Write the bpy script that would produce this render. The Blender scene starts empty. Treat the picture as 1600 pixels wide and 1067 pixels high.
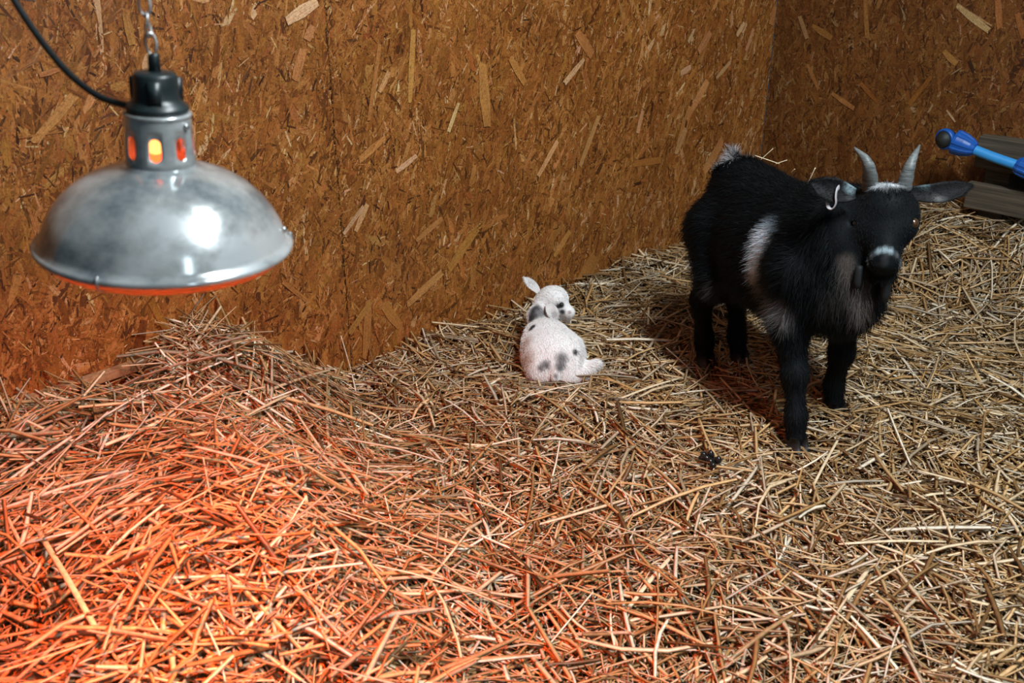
import bpy, math, random
import numpy as np
from mathutils import Vector, Matrix
C = bpy.context.scene.collection
R = np.random.default_rng(7)
PI = math.pi

# ------------------------------------------------------------------ camera, world, lights, exposure
CAM_H, PITCH, FPX = 1.1, math.radians(24.5), 1555.0
FOCUS = 2.35
cam_d = bpy.data.cameras.new('camera'); cam = bpy.data.objects.new('camera', cam_d); C.objects.link(cam)
cam.location = (0, 0, CAM_H); cam.rotation_euler = (PI/2 - PITCH, 0, 0)
cam_d.sensor_width = 36.0; cam_d.lens = FPX*36.0/1600.0
cam_d.clip_start = 0.05; cam_d.clip_end = 60
cam_d.dof.use_dof = True; cam_d.dof.focus_distance = FOCUS; cam_d.dof.aperture_fstop = 6.5
bpy.context.scene.camera = cam
vs = bpy.context.scene.view_settings
vs.view_transform = 'Standard'; vs.look = 'None'; vs.gamma = 1.0; vs.use_curve_mapping = False
vs.exposure = 0.0
bpy.context.scene.render.film_transparent = False

w = bpy.data.worlds.new('barn_air'); bpy.context.scene.world = w; w.use_nodes = True
bg = w.node_tree.nodes['Background']; bg.inputs[0].default_value = (0.55, 0.80, 1.0, 1); bg.inputs[1].default_value = 0.045

def area(name, loc, target, sx, sy, power, col):
    l = bpy.data.lights.new(name, 'AREA'); l.shape = 'RECTANGLE'; l.size = sx; l.size_y = sy
    l.energy = power; l.color = col
    o = bpy.data.objects.new(name, l); C.objects.link(o); o.location = loc
    o.rotation_euler = (Vector(target)-Vector(loc)).to_track_quat('-Z', 'Y').to_euler()
    return o
area('tube_light', (0.92, 0.78, 2.4), (0.55, 1.55, 0.0), 0.05, 1.2, 98, (0.90, 0.97, 1.0))
area('door_light', (1.6, -1.5, 1.6), (0.2, 1.6, 0.5), 0.10, 1.5, 12, (0.80, 0.93, 1.0))

# ------------------------------------------------------------------ geometry helpers
def ray(x, y):
    u = (x-800)/FPX; v = (533.5-y)/FPX
    c, s = math.cos(PITCH), math.sin(PITCH)
    return np.array([u, c+v*s, -s+v*c])
def at(x, y, Y):                       # the point seen at a pixel of the photograph, at distance Y in front of the camera
    d = ray(x, y); return np.array([0, 0, CAM_H]) + d*(Y/d[1])
def atz(x, y, z=0.0):                  # the same, on a level plane
    d = ray(x, y); return np.array([0, 0, CAM_H]) + d*((z-CAM_H)/d[2])
def nrm(v): v = np.asarray(v, float); return v/np.linalg.norm(v)
def sstep(a, b, x):
    t = np.clip((x-a)/(b-a), 0, 1); return t*t*(3-2*t)

def np_mesh(name, v, faces, nper, smooth=False):
    """verts (n,3); faces (m,nper) of one size"""
    me = bpy.data.meshes.new(name); v = np.ascontiguousarray(v, np.float32); f = np.ascontiguousarray(faces, np.int32)
    me.vertices.add(len(v)); me.vertices.foreach_set('co', v.ravel())
    me.loops.add(f.size); me.loops.foreach_set('vertex_index', f.ravel())
    me.polygons.add(len(f)); me.polygons.foreach_set('loop_start', np.arange(0, f.size, nper, dtype=np.int32))
    me.update(calc_edges=True)
    if smooth: me.polygons.foreach_set('use_smooth', np.ones(len(f), bool))
    return me
def set_col(me, col, name='tint'):
    a = me.attributes.new(name, 'FLOAT_COLOR', 'POINT')
    c = np.ones((len(col), 4), np.float32); c[:, :3] = col
    a.data.foreach_set('color', c.ravel())
def obj(name, me, mat, parent=None, origin=None, loc=None):
    mats = mat if isinstance(mat, (list, tuple)) else [mat]
    for m in mats: me.materials.append(m)
    o = bpy.data.objects.new(name, me); C.objects.link(o)
    if origin is not None: me.transform(Matrix.Translation(-Vector(origin)))
    if parent is not None: o.parent = parent
    if loc is not None: o.location = loc
    return o
def tag(o, label=None, cat=None, group=None, kind=None):
    if label: o['label'] = label
    if cat: o['category'] = cat
    if group: o['group'] = group
    if kind: o['kind'] = kind
    return o
def empty(name, loc, label, cat, group=None):
    o = bpy.data.objects.new(name, None); C.objects.link(o); o.location = loc; o.empty_display_size = .05
    return tag(o, label, cat, group)

class MB:
    """collects verts/faces of mixed size"""
    def __init__(s): s.v = []; s.f = []
    def add(s, v, f):
        n = len(s.v); s.v += [tuple(map(float, p)) for p in v]; s.f += [tuple(i+n for i in q) for q in f]; return s
    def box(s, c, ax, ay, az):
        c, ax, ay, az = map(np.asarray, (c, ax, ay, az))
        v = [c+i*ax+j*ay+k*az for k in (-1, 1) for j in (-1, 1) for i in (-1, 1)]
        return s.add(v, [(0,2,3,1),(4,5,7,6),(0,1,5,4),(2,6,7,3),(0,4,6,2),(1,3,7,5)])
    def lathe(s, prof, n=48, c=(0,0,0), axis=(0,0,1), closed=False, start=None):
        az = nrm(axis); ax = nrm(np.cross(az, (0,1,0) if abs(az[1]) < .9 else (1,0,0))); ay = np.cross(az, ax); c = np.asarray(c)
        v = []; f = []
        for r, z in prof:
            for k in range(n):
                t = 2*PI*k/n; v.append(c+az*z+ax*r*math.cos(t)+ay*r*math.sin(t))
        m = len(prof)
        for i in range(m if closed else m-1):
            a = i*n; b = ((i+1) % m)*n
            for k in range(n): f.append((a+k, a+(k+1) % n, b+(k+1) % n, b+k))
        return s.add(v, f)
    def tube(s, pts, rad, n=8, cap=True, flat=1.0, up=None):
        pts = [np.asarray(p, float) for p in pts]; m = len(pts)
        rad = [rad]*m if np.isscalar(rad) else rad
        v = []; f = []; pu = np.array(up if up is not None else (0.0, 0.0, 1.0))
        for i in range(m):
            t = nrm(pts[min(i+1, m-1)]-pts[max(i-1, 0)])
            if abs(np.dot(t, pu)) > .98: pu = np.array((1.0, 0.0, 0.0)) if abs(t[0]) < .9 else np.array((0.0, 1.0, 0.0))
            a = nrm(np.cross(t, pu)); b = np.cross(a, t); pu = b
            for k in range(n):
                q = 2*PI*k/n; v.append(pts[i]+a*rad[i]*math.cos(q)+b*rad[i]*flat*math.sin(q))
        for i in range(m-1):
            for k in range(n): f.append((i*n+k, i*n+(k+1) % n, (i+1)*n+(k+1) % n, (i+1)*n+k))
        if cap: f.append(tuple(range(n-1, -1, -1))); f.append(tuple((m-1)*n+k for k in range(n)))
        return s.add(v, f)
    def mesh(s, name, smooth=True):
        me = bpy.data.meshes.new(name); me.from_pydata(s.v, [], s.f); me.update()
        if smooth: me.polygons.foreach_set('use_smooth', np.ones(len(me.polygons), bool))
        return me
def bevel(o, width, seg=2):
    m = o.modifiers.new('edge', 'BEVEL'); m.width = width; m.segments = seg; m.limit_method = 'ANGLE'; m.angle_limit = math.radians(40); return o
def spline(pts, n):
    pts = np.asarray(pts, float); P = np.vstack([2*pts[0]-pts[1], pts, 2*pts[-1]-pts[-2]]); out = []
    m = len(pts)-1
    for i in range(n):
        t = i/(n-1)*m; k = min(int(t), m-1); t -= k; a, b, c, d = P[k:k+4]
        out.append(.5*((2*b)+(-a+c)*t+(2*a-5*b+4*c-d)*t*t+(-a+3*b-3*c+d)*t**3))
    return np.array(out)

# ------------------------------------------------------------------ materials
def new_mat(name):
    m = bpy.data.materials.new(name); m.use_nodes = True
    nt = m.node_tree; return m, nt, nt.nodes['Principled BSDF']
def N(nt, t, **kw):
    n = nt.nodes.new(t)
    for k, v in kw.items():
        if k.startswith('i_'): n.inputs[int(k[2:])].default_value = v
        else: setattr(n, k, v)
    return n
def attr(nt, name): return N(nt, 'ShaderNodeAttribute', attribute_name=name)
def mixc(nt, mode, fac, a, b):
    n = N(nt, 'ShaderNodeMix', data_type='RGBA', blend_type=mode)
    for sock, val in ((n.inputs[0], fac), (n.inputs[6], a), (n.inputs[7], b)):
        if hasattr(val, 'links'): nt.links.new(val, sock)
        else: sock.default_value = val if sock == n.inputs[0] else (*val, 1)
    return n.outputs[2]
def ramp(nt, src, stops):
    r = N(nt, 'ShaderNodeValToRGB'); e = r.color_ramp.elements
    while len(e) < len(stops): e.new(.5)
    for k, (p, c) in enumerate(stops): e[k].position = p; e[k].color = (*c, 1) if len(c) == 3 else c
    nt.links.new(src, r.inputs[0]); return r.outputs[0]
def noise(nt, vec, scale, detail=4, rough=.6):
    n = N(nt, 'ShaderNodeTexNoise'); n.inputs['Scale'].default_value = scale; n.inputs['Detail'].default_value = detail; n.inputs['Roughness'].default_value = rough
    if vec is not None: nt.links.new(vec, n.inputs['Vector'])
    return n.outputs[0]
def mapping(nt, vec, scale):
    m = N(nt, 'ShaderNodeMapping'); m.inputs['Scale'].default_value = scale; nt.links.new(vec, m.inputs[0]); return m.outputs[0]
def bump(nt, bsdf, h, strength, dist=.002):
    b = N(nt, 'ShaderNodeBump'); b.inputs['Strength'].default_value = strength; b.inputs['Distance'].default_value = dist
    nt.links.new(h, b.inputs['Height']); nt.links.new(b.outputs[0], bsdf.inputs['Normal'])
def tc(nt, k='Object'): return N(nt, 'ShaderNodeTexCoord').outputs[k]
def plain(name, col, rough=.5, metal=0.0, var=.25, scale=60, spec=.5):
    m, nt, b = new_mat(name); n = noise(nt, tc(nt), scale)
    lo = tuple(c*(1-var) for c in col); hi = tuple(min(1, c*(1+var)) for c in col)
    nt.links.new(ramp(nt, n, [(.3, lo), (.7, hi)]), b.inputs['Base Color'])
    b.inputs['Roughness'].default_value = rough; b.inputs['Metallic'].default_value = metal; b.inputs['Specular IOR Level'].default_value = spec
    bump(nt, b, n, .15); return m

def strand_mat():                       # OSB strand: tint per strand, grain along the strand, resin specks
    m, nt, b = new_mat('pressed_strand'); a = attr(nt, 'tint').outputs[0]; uv = tc(nt, 'UV')
    g = noise(nt, mapping(nt, uv, (14, 420, 1)), 1.0, 4, .65)
    c = mixc(nt, 'MULTIPLY', .85, a, ramp(nt, g, [(.25, (.45, .36, .28)), (.5, (.9, .88, .84)), (.75, (1.15, 1.15, 1.15))]))
    s = noise(nt, mapping(nt, uv, (160, 480, 1)), 1.0, 3, .7)
    sm = ramp(nt, s, [(.30, (0, 0, 0)), (.40, (1, 1, 1))])
    c = mixc(nt, 'MIX', sm, (.035, .014, .005), c)
    ob = tc(nt); big = noise(nt, ob, 5, 3); pit = noise(nt, ob, 230, 4, .75)
    c = mixc(nt, 'MULTIPLY', .7, c, ramp(nt, big, [(.35, (.72, .62, .52)), (.65, (1.1, 1.08, 1.05))]))
    c = mixc(nt, 'MULTIPLY', .9, c, ramp(nt, pit, [(.30, (.10, .06, .04)), (.42, (.75, .68, .6)), (.60, (1, 1, 1)), (.72, (1.35, 1.35, 1.35))]))
    nt.links.new(c, b.inputs['Base Color'])
    b.inputs['Roughness'].default_value = .46; b.inputs['Specular IOR Level'].default_value = .45
    bump(nt, b, g, .35, .0015); return m
def panel_mat():
    m, nt, b = new_mat('board_core'); o = tc(nt)
    n = noise(nt, o, 160, 5, .7)
    nt.links.new(ramp(nt, n, [(.32, (.03, .012, .004)), (.5, (.20, .085, .022)), (.7, (.36, .17, .05))]), b.inputs['Base Color'])
    b.inputs['Roughness'].default_value = .6; bump(nt, b, n, .5, .003); return m
def straw_mat():
    m, nt, b = new_mat('straw'); a = attr(nt, 'tint').outputs[0]; o = tc(nt)
    n = noise(nt, o, 90, 3, .6)
    c = mixc(nt, 'MULTIPLY', .6, a, ramp(nt, n, [(.3, (.55, .50, .42)), (.6, (1.1, 1.1, 1.08))]))
    nt.links.new(c, b.inputs['Base Color']); b.inputs['Roughness'].default_value = .38; b.inputs['Specular IOR Level'].default_value = .5
    return m
def litter_mat():
    m, nt, b = new_mat('trampled_litter'); o = tc(nt)
    n = noise(nt, o, 130, 6, .75)
    nt.links.new(ramp(nt, n, [(.3, (.02, .012, .006)), (.55, (.10, .062, .028)), (.75, (.24, .16, .08))]), b.inputs['Base Color'])
    b.inputs['Roughness'].default_value = .8; bump(nt, b, n, .8, .01); return m
def fur_mat(name, rough=.38, spec=.5):
    m, nt, b = new_mat(name); nt.links.new(attr(nt, 'tint').outputs[0], b.inputs['Base Color'])
    b.inputs['Roughness'].default_value = rough; b.inputs['Specular IOR Level'].default_value = spec; return m
def skin_mat(name, sp):
    m, nt, b = new_mat(name); n = noise(nt, tc(nt), 300, 3)
    c = mixc(nt, 'MULTIPLY', .5, attr(nt, 'tint').outputs[0], ramp(nt, n, [(.3, (.6, .6, .6)), (.7, (1.1, 1.1, 1.1))]))
    nt.links.new(c, b.inputs['Base Color']); b.inputs['Roughness'].default_value = .6; b.inputs['Specular IOR Level'].default_value = sp
    bump(nt, b, n, .2, .001); return m
def alu_mat():
    m, nt, b = new_mat('tarnished_aluminium'); o = tc(nt)
    n = noise(nt, mapping(nt, o, (1, 1, 1.4)), 13, 5, .62); n2 = noise(nt, mapping(nt, o, (6, 6, 300)), 2.0, 2)
    nt.links.new(ramp(nt, n, [(.36, (.20, .24, .26)), (.5, (.44, .47, .47)), (.62, (.60, .64, .65))]), b.inputs['Base Color'])
    b.inputs['Metallic'].default_value = .52
    nt.links.new(ramp(nt, n, [(.35, (.11,)*3), (.65, (.25,)*3)]), b.inputs['Roughness'])
    bump(nt, b, n2, .06, .0006); return m
def wood_mat():
    m, nt, b = new_mat('weathered_timber'); o = tc(nt)
    g = noise(nt, mapping(nt, o, (2, 60, 60)), 1.5, 5, .6); f = noise(nt, mapping(nt, o, (10, 260, 260)), 1.0, 3, .6)
    c = ramp(nt, g, [(.3, (.030, .023, .015)), (.5, (.065, .050, .032)), (.7, (.12, .095, .064))])
    c = mixc(nt, 'MULTIPLY', .6, c, ramp(nt, f, [(.3, (.5, .5, .5)), (.6, (1.1, 1.1, 1.1))]))
    nt.links.new(c, b.inputs['Base Color']); b.inputs['Roughness'].default_value = .75; bump(nt, b, f, .4, .002); return m
def emit_mat(name, col, strength):
    m, nt, b = new_mat(name); b.inputs['Base Color'].default_value = (*col, 1)
    b.inputs['Emission Color'].default_value = (*col, 1); b.inputs['Emission Strength'].default_value = strength; return m
M = dict(strand=strand_mat(), core=panel_mat(), straw=straw_mat(), litter=litter_mat(), alu=alu_mat(), wood=wood_mat(),
         fur=fur_mat('goat_hair', .42, .12), kidfur=fur_mat('kid_hair', .5, .3), skin=skin_mat('hide', .10), kidskin=skin_mat('kid_hide', .3),
         floor=plain('packed_earth', (.10, .07, .045), .9, 0, .4, 30),
         bake=plain('black_bakelite', (.012, .020, .022), .38, 0, .5, 40), cord=plain('black_rubber', (.010, .013, .014), .45, 0, .3, 80),
         steel=plain('galvanised_steel', (.42, .43, .43), .38, .9, .2, 200), zinc=plain('dull_zinc', (.30, .31, .32), .5, .8, .3, 150),
         horn=None, hoof=plain('hoof_horn', (.012, .012, .013), .5, 0, .4, 120),
         blue=plain('pale_blue_plastic', (.035, .28, .66), .4, 0, .06, 40), blue2=plain('deep_blue_plastic', (.006, .085, .38), .4, 0, .1, 40),
         black=plain('black_rubber_end', (.012, .014, .014), .6, 0, .5, 90), dung=plain('wet_dung', (.010, .010, .010), .22, 0, .5, 200),
         tagm=plain('grey_ear_tag', (.40, .38, .40), .5, 0, .15, 90))
def horn_mat():
    m, nt, b = new_mat('ridged_horn'); o = tc(nt)
    n = noise(nt, mapping(nt, o, (40, 40, 220)), 1.0, 3)
    nt.links.new(ramp(nt, n, [(.3, (.055, .065, .065)), (.7, (.17, .19, .19))]), b.inputs['Base Color']); b.inputs['Roughness'].default_value = .5
    bump(nt, b, n, .5, .002); return m
M['horn'] = horn_mat()
def lip_mat():                          # lip under the shade, made translucent so that the bulb makes it glow
    m, nt, b = new_mat('glow_lip_red'); out = nt.nodes['Material Output']
    t = N(nt, 'ShaderNodeBsdfTranslucent'); t.inputs[0].default_value = (1.0, .95, .7, 1)
    b.inputs['Base Color'].default_value = (.7, .18, .06, 1); b.inputs['Roughness'].default_value = .25
    mx = N(nt, 'ShaderNodeMixShader', i_0=.7); nt.links.new(b.outputs[0], mx.inputs[1]); nt.links.new(t.outputs[0], mx.inputs[2])
    nt.links.new(mx.outputs[0], out.inputs[0]); return m
M['lip'] = lip_mat()
M['bulb'] = emit_mat('lit_red_bulb', (1.0, .085, .018), 4.0); M['hot'] = emit_mat('bulb_hot_spot', (1.0, .36, .09), 3.2)

# ------------------------------------------------------------------ the pen: floor and two board walls
W0 = np.array([-.384, 2.234, 0.0]); WD = np.array([.70010, .71404, 0.0])      # left wall: a point of its foot and its run
CORNER = np.array([.914, 3.524-.0, 0.0]); CORNER = W0 + WD*np.dot(CORNER-W0, WD)
NL = np.array([.71404, -.70010, 0.0])                                           # into the pen
RD = np.array([.71404, -.70010, 0.0]); NR = np.array([-.70010, -.71404, 0.0])
def wall_dist(p): return (p-W0)@NL, (p-CORNER)@NR

fl = MB().box((.4, 1.6, -.09), (3.2, 0, 0), (0, 3.2, 0), (0, 0, .02))
tag(obj('floor', fl.mesh('floor', False), M['floor']), 'packed earth floor under the straw', kind='structure')

def osb_wall(name, origin, run, nin, spans, zmax, big, seed, lean, label, shade=1.0):
    """backing slab > osb_panel(s) > strands; local frame: s along run, z up, n into the pen"""
    rg = np.random.default_rng(seed); up = np.array([0, 0, 1.0])
    smin, smax = spans[0][0], spans[-1][1]
    c = origin + run*(smin+smax)/2 - nin*.045 + up*(zmax/2-.06)
    root = obj(name, MB().box(c, run*(smax-smin)/2, nin*.030, up*(zmax/2+.04)).mesh(name, False), M['core']); tag(root, label, kind='structure')
    for pi, (s0, s1) in enumerate(spans):
        c = origin + run*(s0+s1)/2 - nin*.008 + up*(zmax/2-.06)
        pan = obj('osb_panel', bevel_box(c, run*((s1-s0)/2-.0015), nin*.0065, up*(zmax/2+.04)), M['core'], root)
        parts = []; ztop = 1.30
        A = (s1-s0)*ztop
        for kind, n, lr, wr in (('long', int(A*5200), (.04, .15), (.005, .022)), ('chip', int(A*16000), (.008, .040), (.0015, .006)), ('fine', int(A*26000), (.002, .009), (.0008, .0025))):
            L = rg.uniform(*lr, n); Wd = rg.uniform(*wr, n)
            th = PI/2 - lean + rg.normal(0, .42, n); odd = rg.random(n) < (.16 if kind == 'long' else .5); th[odd] = rg.uniform(0, PI, odd.sum())
            off = rg.uniform(0, .0010, n) if kind == 'long' else rg.uniform(.0004, .0014, n)
            hs = np.abs(np.cos(th))*L/2 + Wd/2
            s = rg.uniform(s0, s1, n); s = np.clip(s, s0+hs, s1-hs); z = rg.uniform(-.02, ztop, n)
            lum = np.clip(rg.normal(.37, .14, n), .06, 1)
            pale = rg.random(n) < (.035 if kind == 'long' else .09) + .09*sstep(smax-1.1, smax-.2, s)*(shade == 1.0); lum[pale] = rg.uniform(.6, 1.0, pale.sum())
            dark = rg.random(n) < (.02 if kind == 'long' else .20); lum[dark] = rg.uniform(0.0, .15, dark.sum())
            parts.append((s, z, th, L, Wd, off, lum))
        P = [np.concatenate(q) for q in zip(*parts)]
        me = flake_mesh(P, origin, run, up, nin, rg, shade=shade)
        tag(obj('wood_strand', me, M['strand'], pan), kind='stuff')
        for (sx, z, th, L, Wd, lum) in big:
            if s0 <= sx < s1:
                q = [np.array([v]) for v in (sx, z, th, L, Wd, .0032, lum)]
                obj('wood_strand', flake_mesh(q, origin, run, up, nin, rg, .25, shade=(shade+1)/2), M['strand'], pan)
    return root
def bevel_box(c, ax, ay, az): return MB().box(c, ax, ay, az).mesh('panel', False)
def flake_mesh(P, origin, run, up, nin, rg, jit=1.0, shade=1.0):
    s, z, th, L, Wd, off, lum = P; n = len(s)
    base = np.array([(-.5, -.5), (-.5, 0), (-.5, .5), (0, .5), (.5, .5), (.5, 0), (.5, -.5), (0, -.5)])
    u = base[None, :, 0]*L[:, None]; v = base[None, :, 1]*Wd[:, None]
    endm = np.abs(base[:, 0]) > .1
    u = u + np.where(endm, rg.uniform(-.5, .5, (n, 8))*np.minimum(Wd*1.6, L*.25)[:, None]*jit, 0)
    v = v*np.where(endm, rg.uniform(.55, 1.0, (n, 8)), 1.0)
    ta = rg.normal(0, .014, n)[:, None]; tb = rg.normal(0, .05, n)[:, None]
    h = off[:, None] + np.clip(u*ta + v*tb, -.0007, .0007)
    cs, sn = np.cos(th)[:, None], np.sin(th)[:, None]
    S = s[:, None] + u*cs - v*sn; Z = z[:, None] + u*sn + v*cs
    V = origin + S[..., None]*run + Z[..., None]*up + h[..., None]*nin
    # order so that the polygon faces into the pen
    idx = np.arange(n*8).reshape(n, 8)
    if np.dot(np.cross(run, up), nin) > 0: idx = idx[:, ::-1]
    me = np_mesh('strands', V.reshape(-1, 3), idx, 8)
    t = np.array([0, .15, .4, .7, 1.0]); cc = np.array([(.05, .016, .004), (.20, .068, .012), (.37, .140, .028), (.53, .255, .080), (.70, .48, .28)])
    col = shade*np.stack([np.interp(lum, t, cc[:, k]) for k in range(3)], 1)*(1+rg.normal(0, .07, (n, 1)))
    col[:, 1] *= 1+rg.normal(0, .07, n)
    set_col(me, np.repeat(np.clip(col, 0, 1), 8, 0))
    uvl = me.uv_layers.new(name='grain'); ru = rg.uniform(0, 30, n)[:, None]
    uv = np.stack([u+ru, v+ru*.37], -1).reshape(-1, 2)
    lv = np.empty(n*8, np.int32); me.loops.foreach_get('vertex_index', lv)
    uvl.data.foreach_set('uv', uv[lv].astype(np.float32).ravel())
    return me
def on_wall(px, py, origin, run, nin):
    d = ray(px, py); c0 = np.array([0, 0, CAM_H]); t = np.dot(origin-c0, nin)/np.dot(d, nin); p = c0+d*t
    return np.dot(p-origin, run), p[2]
def px_flake(x1, y1, x2, y2, wpx, lum, origin, run, nin):
    a = np.array(on_wall(x1, y1, origin, run, nin)); b = np.array(on_wall(x2, y2, origin, run, nin)); d = b-a
    mid = on_wall((x1+x2)/2, (y1+y2)/2, origin, run, nin); p = origin+run*mid[0]
    nx, ny = -(y2-y1), (x2-x1); q = math.hypot(nx, ny); e = wpx/2/q
    c = np.array(on_wall((x1+x2)/2+nx*e, (y1+y2)/2+ny*e, origin, run, nin)); c2 = np.array(on_wall((x1+x2)/2-nx*e, (y1+y2)/2-ny*e, origin, run, nin))
    return (mid[0], mid[1], math.atan2(d[1], d[0]), np.hypot(*d), np.hypot(*(c-c2))*.9, lum)
LEFT_BIG = [(447, 33, 494, 2, 22, 1.0), (478, 62, 487, 40, 15, .75), (98, 205, 28, 215, 4, .6), (52, 222, 116, 148, 18, .62), (60, 118, 92, 108, 10, .5), (195, 20, 205, 70, 14, .62),
            (460, 125, 472, 75, 16, .72), (536, 365, 566, 322, 7, .95), (618, 268, 650, 243, 9, .92), (640, 160, 644, 45, 10, .68), (575, 190, 592, 70, 8, .6),
            (592, 145, 606, 112, 9, .8), (635, 475, 690, 425, 12, .72), (545, 520, 580, 468, 10, .6), (555, 360, 572, 318, 9, .85), (570, 560, 575, 470, 14, .6), (598, 478, 625, 510, 18, .55),
            (700, 205, 715, 160, 6, .9), (760, 200, 752, 100, 17, .62), (795, 90, 820, 130, 12, .55), (840, 275, 870, 220, 7, .8), (865, 400, 890, 360, 9, .6),
            (905, 260, 935, 180, 8, .75), (925, 85, 900, 50, 15, .66), (880, 130, 912, 92, 8, .95), (1060, 225, 1078, 165, 12, .7), (1078, 175, 1105, 125, 10, .72),
            (1062, 115, 1078, 105, 9, .9), (1090, 80, 1110, 50, 10, .75), (1118, 122, 1140, 97, 6, .85), (1074, 66, 1084, 46, 5, 1.0), (1150, 55, 1162, 36, 6, .92),
            (1165, 80, 1176, 45, 6, .8), (1055, 240, 1070, 200, 10, .8), (995, 208, 1003, 172, 6, .82), (1098, 270, 1128, 220, 12, .72), (990, 255, 1032, 250, 12, .45),
            (1203, 38, 1210, 10, 9, .65), (1194, 200, 1204, 178, 5, .9), (225, 500, 210, 570, 18, .12), (262, 520, 235, 470, 14, .35), (200, 440, 175, 480, 10, .4), (345, 470, 365, 420, 12, .55),
            (905, 445, 930, 400, 22, .55), (700, 420, 745, 355, 14, .5), (650, 375, 690, 340, 9, .7), (480, 470, 440, 440, 8, .6), (560, 250, 600, 215, 12, .62), (1069, 200, 1080, 155, 4, .05), (1085, 230, 1098, 210, 3, .05)]
RIGHT_BIG = [(1495, 8, 1545, 48, 14, .92), (1510, 16, 1550, 40, 5, .8), (1250, 25, 1262, 60, 8, .85), (1270, 40, 1300, 60, 12, .6), (1352, 0, 1356, 60, 8, .6), (1300, 145, 1335, 170, 9, .6), (1262, 100, 1280, 140, 7, .6),
             (1480, 172, 1493, 190, 4, 1.0), (1475, 80, 1495, 100, 12, .6), (1560, 0, 1562, 45, 12, .55), (1420, 165, 1455, 120, 8, .4), (1345, 130, 1372, 160, 8, .42), (1590, 20, 1600, 60, 12, .5)]
s_seam = on_wall(518, 150, W0, WD, NL)[0]; s_end = float(np.dot(CORNER-W0, WD))
osb_wall('wall_left', W0, WD, NL, [(-1.75, s_seam), (s_seam, s_end-.001)], 2.1, [px_flake(*q, W0, WD, NL) for q in LEFT_BIG], 11, .30,
         'long orange brown strand board wall behind the white kid')
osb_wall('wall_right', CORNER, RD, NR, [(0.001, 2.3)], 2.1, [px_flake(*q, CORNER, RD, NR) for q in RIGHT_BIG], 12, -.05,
         'browner strand board wall behind the goat head, darkened for its weaker light', .52)  # strand colours darkened to paint the weaker light on this browner wall
# timber batten showing along the foot of the left wall, beside the straw heap
a = on_wall(185, 570, W0, WD, NL); b = on_wall(262, 543, W0, WD, NL)
zb = (a[1]+b[1])/2
bat = MB().box(W0+WD*((a[0]+b[0])/2-.19)+NL*.010+np.array([0, 0, zb-.01]), WD*.26, NL*.010, np.array([0, 0, .010]))
tag(bevel(obj('trim_1', bat.mesh('trim', False), plain('raw_pine', (.30, .16, .07), .7, 0, .3, 90)), .002), 'thin timber batten along the foot of the board wall', kind='structure')

# ------------------------------------------------------------------ straw: surface, heap, bedding
def heap_h(x, y):
    xe = np.interp(y, [.3, 1.18, 1.62, 2.05, 2.23, 2.6], [.16, .10, -.03, -.28, -.40, -.70])
    s = (xe-x)*.8
    h = .185*sstep(0, .42, s)
    h += .045*np.exp(-(((x+.57)/.15)**2+((y-1.90)/.12)**2)) - .085*np.exp(-(((x+.76)/.08)**2+((y-1.80)/.09)**2))
    k = sstep(.03, .3, s)
    h += k*(.022*np.sin(7*x+3*y+1)+.020*np.sin(9*y-5*x)+.012*np.sin(17*x+11*y))
    h -= k*(.11*np.exp(-(((x+.26)/.07)**2+((y-.98)/.08)**2)) + .10*np.exp(-(((x+.66)/.10)**2+((y-1.12)/.09)**2)))
    return np.maximum(h, 0)
def bed_h(x, y):
    p = np.stack([x, y, np.zeros_like(x)], -1); dl, dr = wall_dist(p)
    u = (p-CORNER)@RD
    h = .13*sstep(.42, .02, dr)*sstep(.25, .75, u) + .05*sstep(.5, 0, dr)*sstep(0, .3, u)
    h += .008*np.sin(6*x+4*y)+.007*np.sin(11*x-7*y+2)+.006*np.sin(19*y+3*x)
    h += .008*sstep(.15, 0, dl)
    return h
def surf(x, y): return bed_h(x, y)+heap_h(x, y)

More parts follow.
